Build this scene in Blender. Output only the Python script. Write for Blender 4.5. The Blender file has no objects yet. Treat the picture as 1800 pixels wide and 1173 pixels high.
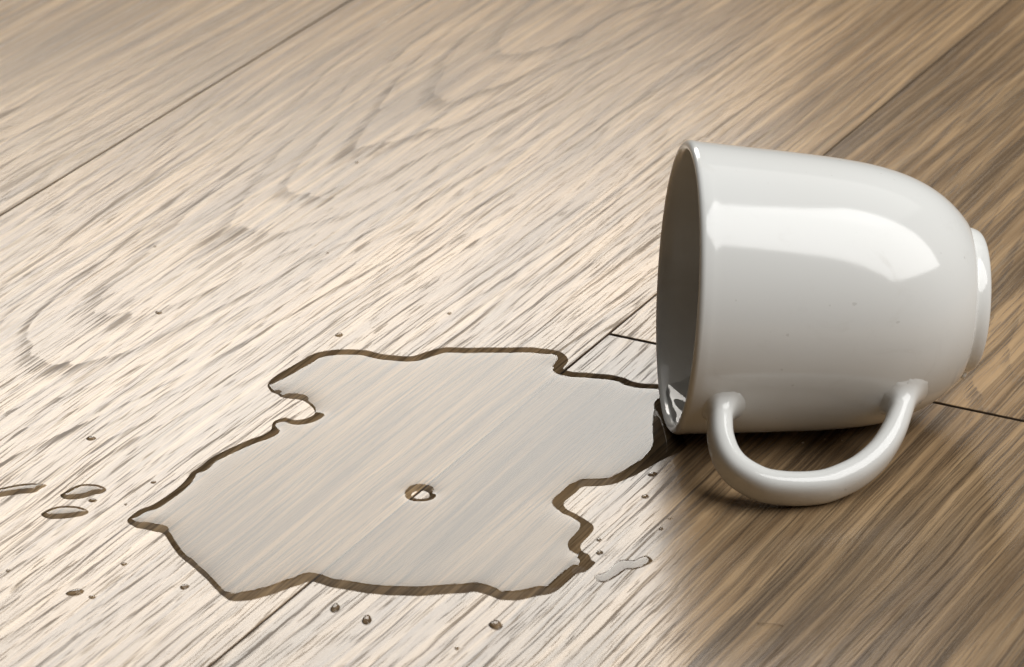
import bpy, bmesh, math, random
import numpy as np
from mathutils import Vector, Matrix
from mathutils.geometry import delaunay_2d_cdt

S = bpy.context.scene
COL = S.collection
R = math.radians

# ------------------------------------------------------------------ camera
cam = bpy.data.cameras.new('camera')
cam_ob = bpy.data.objects.new('camera', cam); COL.objects.link(cam_ob)
cam_ob.location = (0, -1.18482, 0.53497)
cam_ob.rotation_euler = (R(90 - 24.3), 0, 0)
cam.sensor_width = 36; cam.lens = 147.0
cam.clip_start = 0.05; cam.clip_end = 50
cam.dof.use_dof = True; cam.dof.focus_distance = 1.245; cam.dof.aperture_fstop = 30
S.camera = cam_ob

# ------------------------------------------------------------------ light
W = bpy.data.worlds.new('World'); S.world = W; W.use_nodes = True
bgn = W.node_tree.nodes['Background']
bgn.inputs[0].default_value = (1.0, 0.93, 0.85, 1); bgn.inputs[1].default_value = 0.02

def area(name, loc, target, sx, sy, radiance, color, xaxis=None):
    l = bpy.data.lights.new(name, 'AREA'); l.shape = 'RECTANGLE'
    l.size = sx; l.size_y = sy; l.color = color
    l.energy = radiance * math.pi * sx * sy
    o = bpy.data.objects.new(name, l); COL.objects.link(o)
    z = (Vector(loc) - Vector(target)).normalized()
    x = Vector(xaxis) if xaxis else Vector((0, 0, 1)).cross(z)
    x = (x - z * x.dot(z)).normalized(); y = z.cross(x)
    m = Matrix((x, y, z)).transposed().to_4x4(); m.translation = loc
    o.matrix_world = m
    return o
# a wide window beyond the floor, mirrored in varnish and water
area('window_light', (-0.19, 1.40, 0.815), (-0.03, -0.08, 0.0), 0.75, 0.53, 7.8, (1.0, 0.955, 0.885))
# a softbox above and to the right of the camera, mirrored in the mug
area('softbox_light', (1.08, -0.47, 1.40), (0.08, -0.07, 0.04), 1.54, 1.20, 5.5, (1.0, 0.995, 0.975), (0.63, -0.39, -0.67))
# the pale ceiling of the room, bouncing light down from behind the mug
area('ceiling_light', (0.1, 0.75, 1.6), (0.0, 0.1, 0.0), 2.4, 1.5, 0.65, (1.0, 0.98, 0.94))

S.view_settings.view_transform = 'Standard'; S.view_settings.look = 'None'
S.view_settings.exposure = 0.0; S.view_settings.gamma = 1.0

# ------------------------------------------------------------------ helpers
def mesh_obj(name, verts, faces, mats, parent=None, smooth=True, fmat=None):
    me = bpy.data.meshes.new(name)
    me.from_pydata([tuple(map(float, v)) for v in verts], [], [tuple(f) for f in faces])
    for m in mats: me.materials.append(m)
    if fmat is not None: me.polygons.foreach_set('material_index', fmat)
    me.polygons.foreach_set('use_smooth', [smooth] * len(me.polygons))
    me.update()
    o = bpy.data.objects.new(name, me); COL.objects.link(o)
    if parent: o.parent = parent
    return o

def tag(o, label, cat, group=None):
    o['label'] = label; o['category'] = cat
    if group: o['group'] = group
    return o

class NT:
    """small helper for writing node trees as expressions"""
    def __init__(s, name):
        s.m = bpy.data.materials.new(name); s.m.use_nodes = True
        s.t = s.m.node_tree; s.t.nodes.clear()
        s.out = s.t.nodes.new('ShaderNodeOutputMaterial')
    def put(s, sock, v):
        if isinstance(v, bpy.types.NodeSocket): s.t.links.new(v, sock)
        elif v is not None: sock.default_value = v
    def node(s, typ, **kw):
        n = s.t.nodes.new(typ)
        for k, v in kw.items(): setattr(n, k, v)
        return n
    def ma(s, op, a, b=None, c=None, clamp=False):
        n = s.node('ShaderNodeMath', operation=op, use_clamp=clamp)
        s.put(n.inputs[0], a); s.put(n.inputs[1], b); s.put(n.inputs[2], c)
        return n.outputs[0]
    def vec(s, x, y, z=0.0):
        n = s.node('ShaderNodeCombineXYZ')
        for i, v in enumerate((x, y, z)): s.put(n.inputs[i], v)
        return n.outputs[0]
    def noise(s, vec, scale=1.0, detail=2.0, rough=0.5, dist=0.0):
        n = s.node('ShaderNodeTexNoise')
        s.put(n.inputs['Vector'], vec); n.inputs['Scale'].default_value = scale
        n.inputs['Detail'].default_value = detail; n.inputs['Roughness'].default_value = rough
        n.inputs['Distortion'].default_value = dist
        return n.outputs[0]
    def ss(s, lo, hi, x, a=0.0, b=1.0):
        n = s.node('ShaderNodeMapRange', interpolation_type='SMOOTHSTEP')
        s.put(n.inputs['Value'], x); s.put(n.inputs['From Min'], lo); s.put(n.inputs['From Max'], hi)
        n.inputs['To Min'].default_value = a; n.inputs['To Max'].default_value = b
        return n.outputs[0]
    def mix(s, f, a, b):
        n = s.node('ShaderNodeMix', data_type='RGBA')
        s.put(n.inputs[0], f); s.put(n.inputs[6], a if not isinstance(a, tuple) else a + (1,))
        s.put(n.inputs[7], b if not isinstance(b, tuple) else b + (1,))
        return n.outputs[2]

S.cycles.use_adaptive_sampling = False; S.cycles.denoising_prefilter = 'ACCURATE'
S.cycles.sample_clamp_indirect = 2.5; S.cycles.caustics_reflective = False; S.cycles.blur_glossy = 0.5
S.cycles.max_bounces = 8; S.cycles.diffuse_bounces = 4; S.cycles.glossy_bounces = 4

# ------------------------------------------------------------------ materials
def wood(name, seed, v0, h0, k, wet=False, freq=150.0, dk=0.5, tn=1.0):
    """oak laminate: growth rings cut by the plank plane, open pores, fine fibre; x along, y across"""
    t = NT(name); ma = t.ma
    tc = t.node('ShaderNodeTexCoord'); sp = t.node('ShaderNodeSeparateXYZ')
    t.put(sp.inputs[0], tc.outputs['Object']); u, v = sp.outputs[0], sp.outputs[1]
    def nz(su, sv, sd, detail=2.0, rough=0.5, vv=None, dist=0.0):
        return t.noise(t.vec(ma('MULTIPLY', u, su), ma('MULTIPLY', v if vv is None else vv, sv), seed + sd), 1.0, detail, rough, dist)
    w1 = ma('SUBTRACT', nz(3.2, 9.0, 1.3, 2.0), 0.5)
    w2 = ma('SUBTRACT', nz(16.0, 55.0, 4.1, 3.0, 0.6), 0.5)
    vw = ma('ADD', v, ma('ADD', ma('MULTIPLY', w1, 0.014), ma('MULTIPLY', w2, 0.0022)))
    hh = ma('ADD', ma('MULTIPLY_ADD', u, k, h0), ma('MULTIPLY', ma('SUBTRACT', nz(4.5, 7.0, 7.7, 2.0), 0.5), 0.018))
    vc = ma('SUBTRACT', vw, v0)
    rr = ma('SQRT', ma('ADD', ma('MULTIPLY', vc, vc), ma('MULTIPLY', hh, hh)))
    ph = ma('ADD', ma('MULTIPLY', rr, freq), ma('MULTIPLY', ma('SUBTRACT', nz(9.0, 160.0, 2.2, 2.0), 0.5), 0.55))
    saw = ma('FRACT', ph)
    ring_id = ma('FLOOR', ph)
    rv = t.node('ShaderNodeTexWhiteNoise', noise_dimensions='1D'); t.put(rv.inputs['W'], ma('ADD', ring_id, seed))
    rnd = rv.outputs[0]
    # earlywood: sharp on one side, fading over the ring
    early = ma('MULTIPLY', t.ss(0.0, 0.05, saw), t.ss(0.42, 0.06, saw))
    early = ma('MULTIPLY', early, ma('MULTIPLY_ADD', rnd, 0.75, 0.35))
    vf = ma('ADD', v, ma('MULTIPLY', w1, 0.012)); vf = ma('ADD', vf, ma('MULTIPLY', w2, 0.0025))
    p1 = nz(5.0, 1500.0, 11.0, 1.0, 0.50, vf)
    brk = nz(24.0, 420.0, 67.0, 2.0, 0.55, vf)
    p2 = nz(55.0, 1900.0, 17.0, 1.0, 0.5, vf)
    st = nz(8.0, 330.0, 23.0, 2.0, 0.5, vf)
    blot = nz(7.0, 30.0, 31.0, 3.0, 0.55, vf)
    grit = nz(900.0, 1500.0, 37.0, 2.0, 0.5)
    early = ma('MULTIPLY', early, t.ss(0.36, 0.60, p1, 0.40, 1.10))
    lin = t.ss(0.525, 0.585, nz(4.5, 800.0, 61.0, 1.5, 0.5, vf))
    fib = nz(16.0, 1500.0, 53.0, 1.0, 0.5, vf)
    bias = ma('MULTIPLY_ADD', early, 0.20, ma('MULTIPLY', ma('SUBTRACT', blot, 0.5), 0.17))
    pore = t.ss(0.635, 0.668, ma('ADD', p1, bias))
    fine = t.ss(0.615, 0.66, ma('ADD', p2, ma('MULTIPLY', bias, 0.8)))
    pore = ma('MULTIPLY', pore, t.ss(0.36, 0.54, brk))
    pits = ma('MAXIMUM', pore, ma('MULTIPLY', fine, 0.85))
    tone = ma('ADD', ma('MULTIPLY', st, 0.95), ma('MULTIPLY', blot, 0.75))
    tone = t.ss(0.62, 1.10, tone)
    c = t.mix(tone, (0.235, 0.150, 0.080), (0.540, 0.362, 0.198))
    ds = t.ss(0.45 if dk > 0.6 else 0.50, 0.62 if dk > 0.6 else 0.68, nz(5.0, 110.0, 43.0, 5.0, 0.62, vf))
    c = t.mix(ma('MULTIPLY', ds, dk), c, (0.118, 0.078, 0.046))
    c = t.mix(ma('MULTIPLY', early, 0.42), c, (0.110, 0.070, 0.040))
    c = t.mix(ma('MULTIPLY', lin, 0.40), c, (0.100, 0.066, 0.038))
    c = t.mix(ma('MULTIPLY', pits, 0.66), c, (0.072, 0.046, 0.026))
    c = t.mix(ma('MULTIPLY', t.ss(0.47, 0.64, fib), 0.28), c, (0.56, 0.40, 0.235))
    c = t.mix(ma('MULTIPLY', t.ss(0.35, 0.75, grit), 0.10), c, (0.42, 0.32, 0.22))
    c = t.mix(1.0 - min(tn, 1.0), c, (0.0, 0.0, 0.0)) if tn < 1 else t.mix(tn - 1.0, c, (0.75, 0.55, 0.33))   # board tone; the darker right-hand row also has shade put into its colour
    b = t.node('ShaderNodeBsdfPrincipled')
    if wet:
        c = t.mix(0.10, c, (0.075, 0.050, 0.028))
        t.put(b.inputs['Base Color'], c); b.inputs['Roughness'].default_value = 0.6
        b.inputs['Specular IOR Level'].default_value = 0.0
        t.t.links.new(b.outputs[0], t.out.inputs[0]); return t.m
    t.put(b.inputs['Base Color'], c)
    t.put(b.inputs['Roughness'], ma('MULTIPLY_ADD', pits, 0.20, 0.232))
    sp_ = ma('SUBTRACT', 1.0, ma('MULTIPLY', pits, 0.52))
    sp_ = ma('MULTIPLY', sp_, ma('SUBTRACT', 1.0, ma('MULTIPLY', early, 0.12)))
    t.put(b.inputs['Specular IOR Level'], ma('MULTIPLY', sp_, 0.515))
    bp = t.node('ShaderNodeBump'); bp.inputs['Strength'].default_value = 0.07; bp.inputs['Distance'].default_value = 0.00025
    t.put(bp.inputs['Height'], ma('SUBTRACT', ma('MULTIPLY', grit, 0.35), ma('MULTIPLY', pits, 0.6)))
    t.put(b.inputs['Normal'], bp.outputs[0])
    t.t.links.new(b.outputs[0], t.out.inputs[0])
    return t.m

def water_mat():
    t = NT('water')
    fr = t.node('ShaderNodeFresnel'); fr.inputs[0].default_value = 1.333
    tr = t.node('ShaderNodeBsdfTransparent'); tr.inputs[0].default_value = (0.985, 0.98, 0.965, 1)
    gl = t.node('ShaderNodeBsdfGlossy'); gl.inputs['Roughness'].default_value = 0.015
    mx = t.node('ShaderNodeMixShader')
    t.put(mx.inputs[0], fr.outputs[0]); t.put(mx.inputs[1], tr.outputs[0]); t.put(mx.inputs[2], gl.outputs[0])
    t.t.links.new(mx.outputs[0], t.out.inputs[0]); return t.m

def porcelain():
    t = NT('white_porcelain'); ma = t.ma
    tc = t.node('ShaderNodeTexCoord'); P = tc.outputs['Object']
    b = t.node('ShaderNodeBsdfPrincipled')
    smud = t.ss(0.56, 0.72, t.noise(P, 60.0, 6.0, 0.66, 0.8))
    speck = t.ss(0.76, 0.80, t.noise(P, 420.0, 1.0, 0.5))
    big = t.noise(P, 14.0, 3.0, 0.5)
    c = t.mix(ma('MULTIPLY', smud, 0.16), (0.80, 0.805, 0.79), (0.50, 0.47, 0.42))
    c = t.mix(ma('MULTIPLY', speck, 0.22), c, (0.25, 0.22, 0.18))
    c = t.mix(ma('MULTIPLY', t.ss(0.45, 0.7, big), 0.08), c, (0.72, 0.69, 0.63))
    t.put(b.inputs['Base Color'], c)
    t.put(b.inputs['Roughness'], ma('MULTIPLY_ADD', smud, 0.22, 0.105))
    b.inputs['Specular IOR Level'].default_value = 0.55
    bp = t.node('ShaderNodeBump'); bp.inputs['Strength'].default_value = 0.025; bp.inputs['Distance'].default_value = 0.001
    t.put(bp.inputs['Height'], t.noise(P, 70.0, 2.0, 0.5)); t.put(b.inputs['Normal'], bp.outputs[0])
    t.t.links.new(b.outputs[0], t.out.inputs[0]); return t.m

def plain(name, col, rough=0.6):
    t = NT(name); b = t.node('ShaderNodeBsdfPrincipled')
    tc = t.node('ShaderNodeTexCoord')
    n = t.noise(tc.outputs['Object'], 800.0, 2.0)
    t.put(b.inputs['Base Color'], t.mix(n, tuple(x * 0.8 for x in col), tuple(min(1, x * 1.15) for x in col)))
    b.inputs['Roughness'].default_value = rough
    t.t.links.new(b.outputs[0], t.out.inputs[0]); return t.m

WATER = water_mat(); PORC = porcelain()
DARK = plain('dark_core_board', (0.115, 0.080, 0.052), 0.9)
CRUMB = plain('pale_crumb', (0.6, 0.52, 0.42)); FIBRE = plain('tan_fibre', (0.38, 0.27, 0.17))

# ------------------------------------------------------------------ outlines on the floor, millimetres
PUDDLE=[(-73.9,-36.8),(-72.1,-31.9),(-67.5,-24.5),(-64.4,-20.0),(-61.3,-15.3),(-57.2,-12.7),(-51.4,-11.7),(-47.2,-12.0),(-43.0,-13.4),(-38.7,-15.3),(-
34.5,-16.5),(-30.3,-16.5),(-26.3,-13.4),(-22.1,-11.0),(-17.9,-10.2),(-10.8,-10.5),(-3.6,-10.5),(4.8,-10.2),(9.8,-11.5),(14.4,-13.3),(16.3,-
15.9),(17.2,-19.5),(16.8,-22.5),(15.7,-26.0),(18.4,-28.2),(23.4,-29.2),(29.5,-30.4),(33.6,-32.3),(36.8,-35.3),(39.7,-36.8),(43.4,-37.0),(47.5,-
37.5),(51.6,-39.1),(52.5,-43.9),(50.3,-48.0),(47.7,-52.0),(47.4,-57.5),(48.7,-63.8),(49.8,-70.1),(50.9,-76.3),(51.0,-81.3),(47.9,-85.1),(46.2,-
87.0),(43.7,-89.6),(40.0,-94.1),(35.9,-99.4),(33.8,-101.2),(29.0,-105.5),(23.6,-106.7),(20.2,-107.4),(18.1,-111.2),(14.7,-117.6),(15.5,-121.3),(18.3,-
124.9),(22.3,-130.5),(23.0,-134.1),(21.4,-138.6),(19.2,-143.9),(19.6,-147.9),(21.6,-150.1),(22.1,-153.2),(22.9,-155.0),(20.2,-160.1),(18.2,-
160.6),(15.3,-165.8),(11.3,-172.4),(6.9,-174.3),(2.1,-176.5),(-1.1,-176.8),(-3.1,-176.4),(-6.5,-173.6),(-10.2,-172.0),(-13.9,-172.8),(-21.3,-173.4),(-
26.9,-174.0),(-32.4,-173.8),(-38.0,-172.8),(-43.6,-171.2),(-49.3,-169.1),(-53.4,-166.1),(-55.7,-165.8),(-58.2,-167.5),(-60.7,-169.4),(-66.1,-173.7),(-
71.5,-176.5),(-75.9,-177.0),(-78.6,-174.9),(-83.3,-165.4),(-87.5,-158.5),(-91.8,-151.2),(-95.4,-143.7),(-97.8,-137.1),(-100.6,-135.6),(-104.6,-
133.7),(-106.2,-132.9),(-108.8,-128.7),(-107.6,-124.8),(-105.6,-121.3),(-102.0,-117.9),(-97.8,-111.0),(-95.1,-105.3),(-93.8,-101.3),(-92.9,-97.8),(-
90.4,-93.8),(-87.9,-88.5),(-83.3,-82.4),(-77.1,-75.5),(-73.6,-72.8),(-71.4,-69.5),(-70.9,-64.0),(-69.4,-62.1),(-67.4,-60.7),(-66.2,-61.6),(-64.1,-
62.5),(-61.7,-61.6),(-59.4,-59.3),(-58.8,-57.4),(-59.8,-53.6),(-61.4,-50.3),(-63.9,-48.4),(-69.3,-46.6),(-70.6,-44.5),(-72.4,-43.1),(-73.8,-39.7)]
SMEAR=[(22.6,-162.4),(23.3,-165.5),(25.8,-165.8),(29.4,-161.8),(31.4,-158.9),(34.3,-158.0),(38.8,-154.1),(37.6,-150.2),(35.3,-151.4),(33.6,-
153.3),(30.6,-152.8),(29.2,-154.1),(25.8,-160.1)]
DROP_A=[(-151.8,-110.1),(-147.1,-107.9),(-141.5,-105.3),(-137.6,-104.9),(-133.9,-106.0),(-135.6,-108.6),(-136.9,-110.8),(-141.8,-111.9),(-146.5,-
113.7),(-151.3,-114.8)]
DROP_B=[(-129.4,-112.3),(-128.5,-110.8),(-126.7,-107.9),(-124.5,-105.7),(-121.2,-105.3),(-118.2,-106.4),(-116.5,-109.0),(-117.4,-111.2),(-119.8,-
112.3),(-122.0,-114.1),(-125.2,-115.2),(-128.2,-114.8)]
DROP_C=[(-133.6,-124.9),(-132.6,-122.4),(-130.4,-120.2),(-127.2,-119.2),(-123.1,-119.9),(-120.3,-122.8),(-121.0,-124.9),(-123.3,-126.3),(-127.2,-
127.4),(-131.4,-127.4)]
DROPS = [(-124.0,-75.1,1.68,1.61), (-119.8,-115.9,1.30,1.13), (-103.3,-104.2,0.74,0.97), (-110.1,-118.4,0.49,0.64), (-119.4,-172.1,2.64,1.61), (-114.5,-174.8,1.24,1.29), (-139.2,-159.1,0.79,0.81), (-107.5,-155.3,0.79,0.97), (-89.8,-168.8,1.25,1.45), (-48.0,-181.1,1.31,2.58), (-39.2,-187.9,1.46,2.58), (-4.4,-190.8,1.84,2.58), (40.7,-99.0,1.81,1.61), (38.1,-113.4,1.30,1.13), (24.4,-148.4,0.95,1.45), (24.4,-140.5,0.80,0.97), (44.8,-127.4,0.81,0.64), (42.0,-133.8,0.64,0.97), (-111.1,15.9,1.07,1.13), (-53.7,-1.1,1.15,1.45), (-19.7,15.4,0.63,1.13), (-53.1,142.0,0.58,0.81), (-116.4,68.7,0.46,0.64), (-59.9,63.5,0.46,0.64), (-14.7,-203.9,0.61,0.97), ]
DROP_LABELS = ['single oval drop above the pair of elongated drops on the left', 'small drop between the two elongated drops on the left',
 'tiny drop just left of the puddle edge, above its left tip', 'tiniest drop beside the left tip of the puddle',
 'slanting long drop near the bottom left corner', 'small drop right beside the slanting long drop at bottom left',
 'tiny drop at the left picture edge below the elongated drops', 'tiny drop below the left tip of the puddle',
 'small drop just outside the lower left side of the puddle', 'round drop below the puddle, leftmost of the front three',
 'round drop below the puddle, middle one of the front three', 'widest round drop below the puddle, rightmost of the front three',
 'oval drop beside the mug shadow, nearest the mug rim', 'small drop in the dry bay, below the oval drop near the mug',
 'small drop just above the wet smear at the right corner', 'tiny drop beside the right edge of the puddle above the smear',
 'tiny flat drop at the edge of the handle shadow, right one', 'tiny drop at the edge of the handle shadow, left one',
 'small drop on the dry floor at left, above the puddle', 'small drop just above the upper left edge of the puddle',
 'tiny drop above the middle of the upper puddle edge', 'tiny speck of water high on the middle plank',
 'speck of water on the middle plank, left of the other speck', 'speck of water on the middle plank between drop and high speck',
 'tiny drop at the bottom picture edge below the puddle']

def catmull(pts, n, closed=True):
    P = np.array(pts, float); m = len(P); out = []
    for i in range(m if closed else m - 1):
        g = (lambda j: P[j % m]) if closed else (lambda j: P[min(max(j, 0), m - 1)])
        p0, p1, p2, p3 = g(i - 1), g(i), g(i + 1), g(i + 2)
        for q in range(n):
            s = q / n
            out.append(0.5 * (2 * p1 + (p2 - p0) * s + (2 * p0 - 5 * p1 + 4 * p2 - p3) * s * s + (3 * p1 - p0 - 3 * p2 + p3) * s ** 3))
    if not closed: out.append(P[-1])
    return np.array(out)

A = R(62.73); AX = np.array([math.cos(A), math.sin(A)]); AN = np.array([-math.sin(A), math.cos(A)])

def ragged(poly, amp, seed):
    """uneven wet edge: water creeps a little along the grain"""
    rs = np.random.RandomState(seed); n = len(poly)
    raw = rs.randn(n); ker = np.exp(-0.5 * (np.arange(-4, 5) / 1.3) ** 2); ker /= ker.sum()
    sm = np.convolve(np.concatenate([raw[-4:], raw, raw[:4]]), ker, 'valid')
    return poly + (sm * amp)[:, None] * AX[None]

PUD = ragged(catmull(PUDDLE, 4) / 1000.0, 0.00035, 3)
SME = ragged(catmull(SMEAR, 4) / 1000.0, 0.0008, 5)
BIG = [catmull(d, 4) / 1000.0 for d in (DROP_A, DROP_B, DROP_C)]
ang = np.linspace(0, 2 * math.pi, 28, endpoint=False)
HOLE = np.stack([-0.0262 + 0.0026 * np.cos(ang), -0.1123 + 0.0026 * np.sin(ang)], 1)

rnd = random.Random(11)
SMALL = []
for (x, y, rx, ry) in DROPS:
    n = 18; ph1, ph2 = rnd.uniform(0, 6), rnd.uniform(0, 6); tilt = R(25) if rx > 2 else R(rnd.uniform(0, 50))
    pts = []
    for q in range(n):
        t_ = 2 * math.pi * q / n
        k_ = 1 + 0.10 * math.sin(2 * t_ + ph1) + 0.06 * math.sin(3 * t_ + ph2)
        px, py = rx * k_ * math.cos(t_), ry * k_ * math.sin(t_)
        if ry < rx * 1.05: px, py = px * math.cos(tilt) - py * math.sin(tilt) * 0.6, px * math.sin(tilt) * 0.6 + py * math.cos(tilt)
        pts.append((x + px, y + py))
    SMALL.append(np.array(pts) / 1000.0)
WETS = [PUD, SME] + BIG + SMALL

def sdf(px, py, poly):
    A_ = poly; B_ = np.roll(poly, -1, 0); P = np.stack([px, py], 1)
    best = np.full(len(P), 1e9); ins = np.zeros(len(P), bool)
    for a_, b_ in zip(A_, B_):
        ba = b_ - a_; pa = P - a_; h = np.clip((pa @ ba) / (ba @ ba + 1e-18), 0, 1)
        d_ = pa - h[:, None] * ba; np.minimum(best, (d_ * d_).sum(1), out=best)
        c1 = (a_[1] > P[:, 1]) != (b_[1] > P[:, 1])
        if ba[1] != 0:
            ins ^= c1 & (P[:, 0] < ba[0] * (P[:, 1] - a_[1]) / ba[1] + a_[0])
    d_ = np.sqrt(best); return np.where(ins, d_, -d_)

# ------------------------------------------------------------------ floor of planks
floor = bpy.data.objects.new('floor', None); COL.objects.link(floor); floor['kind'] = 'structure'
V0 = -0.02685; PW = 0.2212; UJ = 0.0136
GAP, GAPE, BEV, TH = 0.00030, 0.00070, 0.00022, 0.008
#        row  u0     u1    seed  v0(in plank) h0    k     freq
PLANKS = [(0, -0.66, 0.70, 3.1, 0.140, 0.112, -0.080, 260),
          (1, -0.90, 0.98, 8.4, 0.070, 0.125, -0.07, 240),
          (-1, UJ, 1.05, 5.7, 0.085, 0.075, -0.16, 230),
          (-1, -1.00, UJ, 13.2, 0.300, 0.020, 0.06, 240),
          (-2, -0.35, 0.90, 21.5, 0.080, 0.04, 0.08, 150),
          (-2, -1.10, -0.35, 27.9, 0.120, 0.05, -0.07, 150),
          (2, -0.80, 0.40, 33.3, 0.100, 0.03, 0.09, 150),
          (2, 0.40, 1.20, 41.0, 0.060, 0.04, -0.09, 150),
          (0, 0.70, 1.50, 47.0, 0.100, 0.03, 0.08, 150),
          (0, -1.30, -0.66, 52.0, 0.090, 0.04, 0.08, 150)]
for (row, u0, u1, seed, v0, h0, k, fq) in PLANKS:
    va = V0 + row * PW; dk = (0.88 if u0 < 0 else 0.80) if row == -1 else 0.5; tn = (0.82 if u0 < 0 else 0.93) if row == -1 else (1.06 if row == 1 else 1.0)  # row under the mug: darker boards, with shade on that side painted in
    org = AX * u0 + AN * va                       # plank corner: local x along, local y across
    def loc(P): D = np.asarray(P) - org; return np.stack([D @ AX, D @ AN], -1)
    Ln, Wd = u1 - u0, PW
    e = GAP + BEV; dx = GAPE - GAP
    rect = [(e + dx, e), (Ln - e - dx, e), (Ln - e - dx, Wd - e), (e + dx, Wd - e)]
    verts = [Vector(p) for p in rect]; faces = [[0, 1, 2, 3]]; kinds = ['plank']
    for i, w in enumerate(WETS + [HOLE]):
        q = loc(w)
        if q[:, 0].max() < 0 or q[:, 0].min() > Ln or q[:, 1].max() < 0 or q[:, 1].min() > Wd: continue
        b0 = len(verts); verts += [Vector((float(a_), float(b_))) for a_, b_ in q]
        faces.append(list(range(b0, b0 + len(q)))); kinds.append('hole' if i == len(WETS) else 'wet')
    if len(faces) > 1:
        ov, oe, of, ove, oee, oof = delaunay_2d_cdt(verts, [], faces, 0, 1e-7)
        pv = np.array([(p[0], p[1]) for p in ov])
        cen = np.array([pv[list(f_)].mean(0) for f_ in of])
        inside = (cen[:, 0] > e + dx) & (cen[:, 0] < Ln - e - dx) & (cen[:, 1] > e) & (cen[:, 1] < Wd - e)
        wetm = np.zeros(len(cen), bool)
        for fc, kd in list(zip(faces, kinds))[1:]:
            pin = sdf(cen[:, 0], cen[:, 1], np.array([(verts[i_][0], verts[i_][1]) for i_ in fc])) > 0
            wetm = (wetm & ~pin) if kd == 'hole' else (wetm | pin)
        keep = [list(f_) for f_, k_ in zip(of, inside) if k_]; fm = [int(w_) for w_, k_ in zip(wetm, inside) if k_]
    else:
        ov, keep, fm = verts, [[0, 1, 2, 3]], [0]
    vs = [(p[0], p[1], 0.0) for p in ov]; fs = keep
    # eased edges and sides
    b0 = len(vs); g = GAP
    def rim(i_, z_): return [(i_ + dx, i_, z_), (Ln - i_ - dx, i_, z_), (Ln - i_ - dx, Wd - i_, z_), (i_ + dx, Wd - i_, z_)]
    vs += rim(e, 0.0) + rim(g + BEV * 0.25, -0.00010) + rim(g, -0.0003) + rim(g, -TH)
    for r_ in range(3):
        for q in range(4):
            a_, b_ = b0 + r_ * 4 + q, b0 + r_ * 4 + (q + 1) % 4
            fs.append([a_, a_ + 4, b_ + 4, b_]); fm.append(0 if r_ == 0 else 2)
    o = mesh_obj('plank', vs, fs, [wood('oak_laminate', seed, v0, h0, k, False, fq, dk, tn), wood('wet_oak_laminate', seed, v0, h0, k, True, fq, dk, tn), DARK], floor, False, fm)
    o.location = (org[0], org[1], 0); o.rotation_euler = (0, 0, A)
mesh_obj('underlay', [(-1.6, -1.6, -TH - 0.001), (1.6, -1.6, -TH - 0.001), (1.6, 1.8, -TH - 0.001), (-1.6, 1.8, -TH - 0.001)], [(0, 1, 2, 3)], [DARK], floor, False)

# ------------------------------------------------------------------ mug lying on its side
MO = np.array([0.04836, -0.06383, 0.04376])
yaw, tilt = 0.0814, 0.08482
ax = np.array([math.cos(yaw) * math.cos(tilt), math.sin(yaw) * math.cos(tilt), -math.sin(tilt)])   # rim -> foot
e1 = np.cross([0, 0, 1], ax); e1 /= np.linalg.norm(e1); e2 = np.cross(ax, e1)
RM, LM = 0.0431, 0.08796
mug = bpy.data.objects.new('mug', None); COL.objects.link(mug); mug.location = (MO[0], MO[1], 0)
tag(mug, 'white porcelain mug lying on its side at the edge of the puddle', 'mug')
def mug_pt(s, rho, th): return ax * s + rho * (math.cos(th) * e1 + math.sin(th) * e2) + np.array([0, 0, MO[2]])
def smooth_profile():
    t_ = np.concatenate([np.linspace(0, 0.6, 25), np.linspace(0.615, 1.0, 45)])
    r_ = (1 - 0.1242 * t_) * np.maximum(1 - 0.705 * t_ ** 6.115, 1e-6) ** 0.614
    return np.stack([t_ * LM, r_ * RM], 1)
OUT = smooth_profile()
def out_r(s): return float(np.interp(s, OUT[:, 0], OUT[:, 1]))
def lathe(prof, n=128):
    V = [mug_pt(s, rho, 2 * math.pi * q / n) for s, rho in prof for q in range(n)]
    F = [(i * n + q, i * n + (q + 1) % n, (i + 1) * n + (q + 1) % n, (i + 1) * n + q) for i in range(len(prof) - 1) for q in range(n)]
    return V, F
TK = 0.0031
prof = []
# inner wall from centre of the bottom to the rim
inner = [(0.0800, 0.0005), (0.0799, 0.012), (0.0790, 0.019), (0.0765, 0.0245), (0.0725, 0.0290)]
for s in np.linspace(0.068, 0.004, 30): inner.append((s, out_r(s) - TK))
prof += inner
rc = TK / 2
for q in range(9):                                # rounded lip
    a_ = math.pi * q / 8
    prof.append((rc * 1.15 - rc * 1.15 * math.sin(a_), RM - rc - rc * math.cos(a_) + 0.00005))
cut = 0.955 * LM
for s, r_ in OUT:
    if 0.003 < s < cut: prof.append((s, r_))
prof.append((cut, out_r(cut))); prof.append((cut + 0.0015, 0.0200)); prof.append((cut + 0.0018, 0.0005))
V, F = lathe(prof); mesh_obj('body', V, F, [PORC], mug)
f0 = cut - 0.0032
fp = [(f0, 0.0212), (f0 + 0.0004, 0.0234), (f0 + 0.0012, 0.0241), (f0 + 0.0022, 0.0240), (f0 + 0.0029, 0.0232), (f0 + 0.0033, 0.0222),
      (f0 + 0.0040, 0.0217), (f0 + 0.0058, 0.0214), (f0 + 0.0074, 0.0208), (f0 + 0.0083, 0.0199), (f0 + 0.0086, 0.0188), (f0 + 0.0083, 0.0176),
      (f0 + 0.0070, 0.0168), (f0 + 0.0030, 0.0164)]
fp = [tuple(x) for x in catmull(fp, 3, False)]
V, F = lathe(fp); mesh_obj('foot_ring', V, F, [PORC], mug)
bm = bmesh.new(); bmesh.ops.create_icosphere(bm, subdivisions=3, radius=1.0)   # bead of glaze on the foot
me = bpy.data.meshes.new('glaze_bead')
for v in bm.verts: v.co = Vector((v.co.x * 0.0013, v.co.y * 0.0016, v.co.z * 0.0021))
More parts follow.
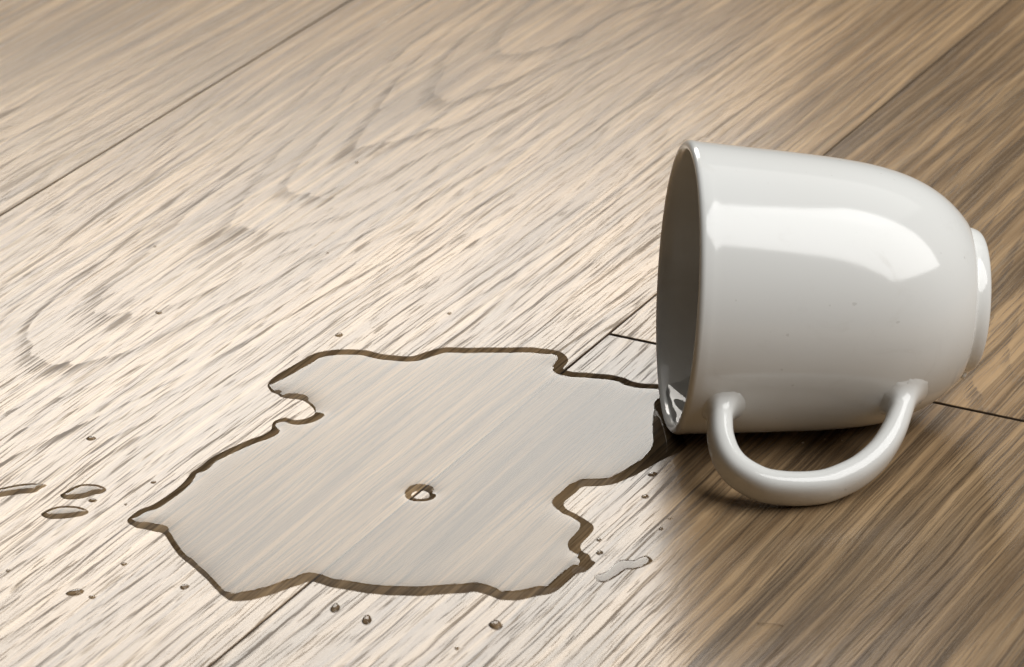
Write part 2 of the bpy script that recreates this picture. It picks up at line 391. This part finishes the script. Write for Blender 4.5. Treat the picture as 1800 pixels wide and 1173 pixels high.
bm.to_mesh(me); bm.free(); me.materials.append(PORC); me.polygons.foreach_set('use_smooth', [True] * len(me.polygons))
gb = bpy.data.objects.new('glaze_bead', me); COL.objects.link(gb); gb.parent = mug; gb.location = Vector(mug_pt(f0 + 0.0052, 0.0212, math.atan2(-0.91, -0.41)))
# handle: strap swept in a plane through the axis, resting on the floor
TH_H = R(31.0)
hor = np.cross(ax, [0, 0, 1]); hor /= np.linalg.norm(hor)
if hor[1] > 0: hor = -hor
upv = np.cross(hor, ax); upv = upv if upv[2] > 0 else -upv
hd = hor * math.cos(TH_H) - upv * math.sin(TH_H); hn = np.cross(ax, hd)
HP = [(1.16, 4.02), (1.04, 4.45), (0.99, 5.0), (1.02, 5.45), (1.16, 5.95), (1.45, 6.37), (1.97, 6.72), (2.44, 6.85), (3.14, 6.87), (3.82, 6.77), (4.37, 6.54), (4.96, 6.17), (5.55, 5.58), (6.00, 4.86), (6.29, 4.15), (6.55, 3.40)]
path = catmull(HP, 40, False) / 100
cum = np.concatenate([[0], np.cumsum(np.linalg.norm(np.diff(path, axis=0), axis=1))]); total = cum[-1]
at = np.concatenate([np.arange(0, 0.014, 0.0003), np.arange(0.014, total - 0.016, 0.0011), np.arange(total - 0.016, total, 0.0003)])
path = np.stack([np.interp(at, cum, path[:, 0]), np.interp(at, cum, path[:, 1])], 1)
V, F = [], []; n = 36; RF = 0.0042; MZ = np.array([0, 0, MO[2]])
for i, (s, rho) in enumerate(path):
    tg = path[min(i + 2, len(path) - 1)] - path[max(i - 2, 0)]; tg /= np.linalg.norm(tg)
    nr2 = np.array([-tg[1], tg[0]]); nr = ax * nr2[0] + hd * nr2[1]
    fr_ = at[i] / total
    ht = 0.00345 + 0.0005 * math.sin(math.pi * fr_); hw = 0.0056 + 0.0003 * math.sin(math.pi * fr_)
    ends = fr_ < 0.22 or fr_ > 0.78
    for q in range(n):
        a_ = 2 * math.pi * q / n; ca, sa = math.cos(a_), math.sin(a_)
        off = nr * (ht * math.copysign(abs(ca) ** 0.78, ca)) + hn * (hw * math.copysign(abs(sa) ** 0.78, sa))
        p = ax * s + hd * rho + off
        if ends:                                   # melt into the wall with a concave fillet
            ps = p @ ax; d_ = np.linalg.norm(p - ax * ps) - out_r(max(ps, 0.0))
            if d_ < RF:
                dc = max(d_, 0.0); grow = RF - math.sqrt(max(RF * RF - (RF - dc) ** 2, 0.0))
                if ps < 0.02: grow *= 0.62 + 0.38 * max(0.0, off @ ax) / ht if off @ ax > 0 else 0.62
                p = p + off / np.linalg.norm(off) * grow
                ps = p @ ax; rad = p - ax * ps
                p = ax * ps + rad / np.linalg.norm(rad) * (out_r(max(ps, 0.0)) + dc - (0.0004 if d_ <= 0 else 0.0))
        V.append(p + MZ)
F = [(i * n + q, i * n + (q + 1) % n, (i + 1) * n + (q + 1) % n, (i + 1) * n + q) for i in range(len(path) - 1) for q in range(n)]
mesh_obj('handle', V, F, [PORC], mug)

# ------------------------------------------------------------------ water
def film(name, poly, holes, step, H, lc, blur, parent=None):
    pad = 6 * step
    xs = np.arange(poly[:, 0].min() - pad, poly[:, 0].max() + pad, step); ys = np.arange(poly[:, 1].min() - pad, poly[:, 1].max() + pad, step)
    gx, gy = np.meshgrid(xs, ys); sh = gx.shape
    d_ = sdf(gx.ravel(), gy.ravel(), poly)
    D_ = d_.reshape(sh)
    Hh = np.where(D_ > 0, H * (1 - np.exp(-D_ / lc)), D_ * H / lc)
    for h_ in holes:
        dh = -sdf(gx.ravel(), gy.ravel(), h_).reshape(sh); lh = lc * 0.55
        Hh = np.where(dh > 0, Hh * (1 - np.exp(-dh / lh)), dh * H / lh); D_ = np.minimum(D_, dh)
    if blur > 0:
        kk = np.exp(-0.5 * (np.arange(-3, 4) / blur) ** 2); kk /= kk.sum()
        for axis in (0, 1):
            Hh = np.apply_along_axis(lambda m_: np.convolve(np.pad(m_, 3, 'edge'), kk, 'valid'), axis, Hh)
    keep = D_ > -2.2 * step
    idx = -np.ones(sh, int); idx[keep] = np.arange(keep.sum())
    q = (idx[:-1, :-1], idx[:-1, 1:], idx[1:, 1:], idx[1:, :-1])
    ok = (q[0] >= 0) & (q[1] >= 0) & (q[2] >= 0) & (q[3] >= 0)
    F = np.stack([a_[ok] for a_ in q], 1)
    c = poly.mean(0)
    V = np.stack([gx[keep] - c[0], gy[keep] - c[1], Hh[keep]], 1)
    o = mesh_obj(name, V.tolist(), F.tolist(), [WATER], parent); o.location = (c[0], c[1], 0)
    return o
tag(film('puddle', PUD, [HOLE], 0.0005, 0.00092, 0.0025, 1.0), 'large clear water puddle spreading from the mug opening', 'puddle')
# a little water still lying in the lower lip of the mug
def inner_r(sv): return out_r(max(sv, 0.004)) - TK
V, idx, nx, ny = [], {}, 40, 60
for ix in range(nx):
    for iy in range(ny):
        sv = 0.0016 + 0.0125 * ix / (nx - 1); yy = (iy / (ny - 1) - 0.5) * 0.046
        zb = -math.sqrt(max(inner_r(sv) ** 2 - yy * yy, 0))                         # wall below, in the mug's frame
        zs = -(RM - TK) + 0.0021 + 0.24 * (sv - 0.0016) - 0.0008 * math.exp(-(sv - 0.0016) / 0.0008) + 0.00012 * math.sin(900 * sv + 380 * yy)
        if zs < zb - 0.0008: continue
        idx[ix, iy] = len(V); V.append(ax * sv + e1 * yy + e2 * max(zs, zb - 0.0006) + np.array([MO[0], MO[1], MO[2]]) - np.array([MO[0], MO[1], 0]))
F = [(idx[a_, b_], idx[a_ + 1, b_], idx[a_ + 1, b_ + 1], idx[a_, b_ + 1]) for a_ in range(nx - 1) for b_ in range(ny - 1)
     if all(k_ in idx for k_ in ((a_, b_), (a_ + 1, b_), (a_ + 1, b_ + 1), (a_, b_ + 1)))]
o = mesh_obj('leftover_water', V, F, [WATER]); o.location = (MO[0], MO[1], 0)
tag(o, 'shallow leftover water lying inside the lower lip of the mug', 'water')
DG = 'water drops around the puddle'
tag(film('water_smear', SME, [], 0.0003, 0.00011, 0.0006, 1.0), 'thin wet smear beside the right front corner of the puddle', 'water smear', DG)
for d_, lb in zip(BIG, ('long water drop cut off by the left picture edge', 'elongated water drop left of the puddle, upper one of the pair',
                        'elongated water drop left of the puddle, lower one of the pair')):
    tag(film('water_drop', d_, [], 0.0003, 0.0007, 0.0010, 1.0), lb, 'water drop', DG)
def cap(poly, label):
    c = poly.mean(0); rad = np.sqrt(((poly - c) ** 2).sum(1)).mean(); Hc = rad * 0.36
    n = len(poly); V = [(0, 0, Hc)]; rings = 9
    for i in range(1, rings + 1):
        rho = i / rings
        z = Hc * (1 - rho ** 3.4) if i < rings else -0.00002
        V += [tuple((p - c) * rho) + (z,) for p in poly]
    F = [(0, 1 + q, 1 + (q + 1) % n) for q in range(n)]
    F += [(1 + i * n + q, 1 + (i + 1) * n + q, 1 + (i + 1) * n + (q + 1) % n, 1 + i * n + (q + 1) % n) for i in range(rings - 1) for q in range(n)]
    o = mesh_obj('water_drop', V, F, [WATER]); o.location = (c[0], c[1], 0); tag(o, label, 'water drop', DG)
for poly, lb in zip(SMALL, DROP_LABELS): cap(poly, lb)

# ------------------------------------------------------------------ crumbs and a fibre
def crumb(x, y, r_, label, seed):
    bm = bmesh.new(); bmesh.ops.create_icosphere(bm, subdivisions=1, radius=r_)
    g = random.Random(seed)
    for v in bm.verts: v.co *= g.uniform(0.7, 1.25); v.co.z *= 0.6
    lo = min(v.co.z for v in bm.verts)
    me = bpy.data.meshes.new('crumb'); bm.to_mesh(me); bm.free(); me.materials.append(CRUMB)
    o = bpy.data.objects.new('crumb', me); COL.objects.link(o); o.location = (x, y, -lo)
    tag(o, label, 'crumb', 'crumbs under the mug')
crumb(0.0854, -0.0782, 0.00042, 'tiny pale crumb inside the handle loop, nearest the mug rim', 1)
crumb(0.0971, -0.0767, 0.00024, 'tiny pale crumb inside the handle loop, nearest the mug foot', 2)
crumb(0.0921, -0.0757, 0.00020, 'smallest pale crumb, in the middle of the shaded handle loop', 3)
pts = catmull([(-0.0036, 0.0006, 0.0003), (-0.001, -0.0004, 0.0006), (0.0015, -0.0002, 0.0004), (0.0034, -0.0009, 0.0002)], 6, False)
V, F = [], []
for i, p in enumerate(pts):
    for q in range(6):
        a_ = q * math.pi / 3; V.append((p[0], p[1] + 0.00011 * math.cos(a_), p[2] + 0.00011 * math.sin(a_)))
F = [(i * 6 + q, i * 6 + (q + 1) % 6, (i + 1) * 6 + (q + 1) % 6, (i + 1) * 6 + q) for i in range(len(pts) - 1) for q in range(6)]
o = mesh_obj('fibre', V, F, [FIBRE]); o.location = (0.0697, -0.1905, 0); tag(o, 'tiny tan fibre on the floor in front of the mug handle', 'fibre')
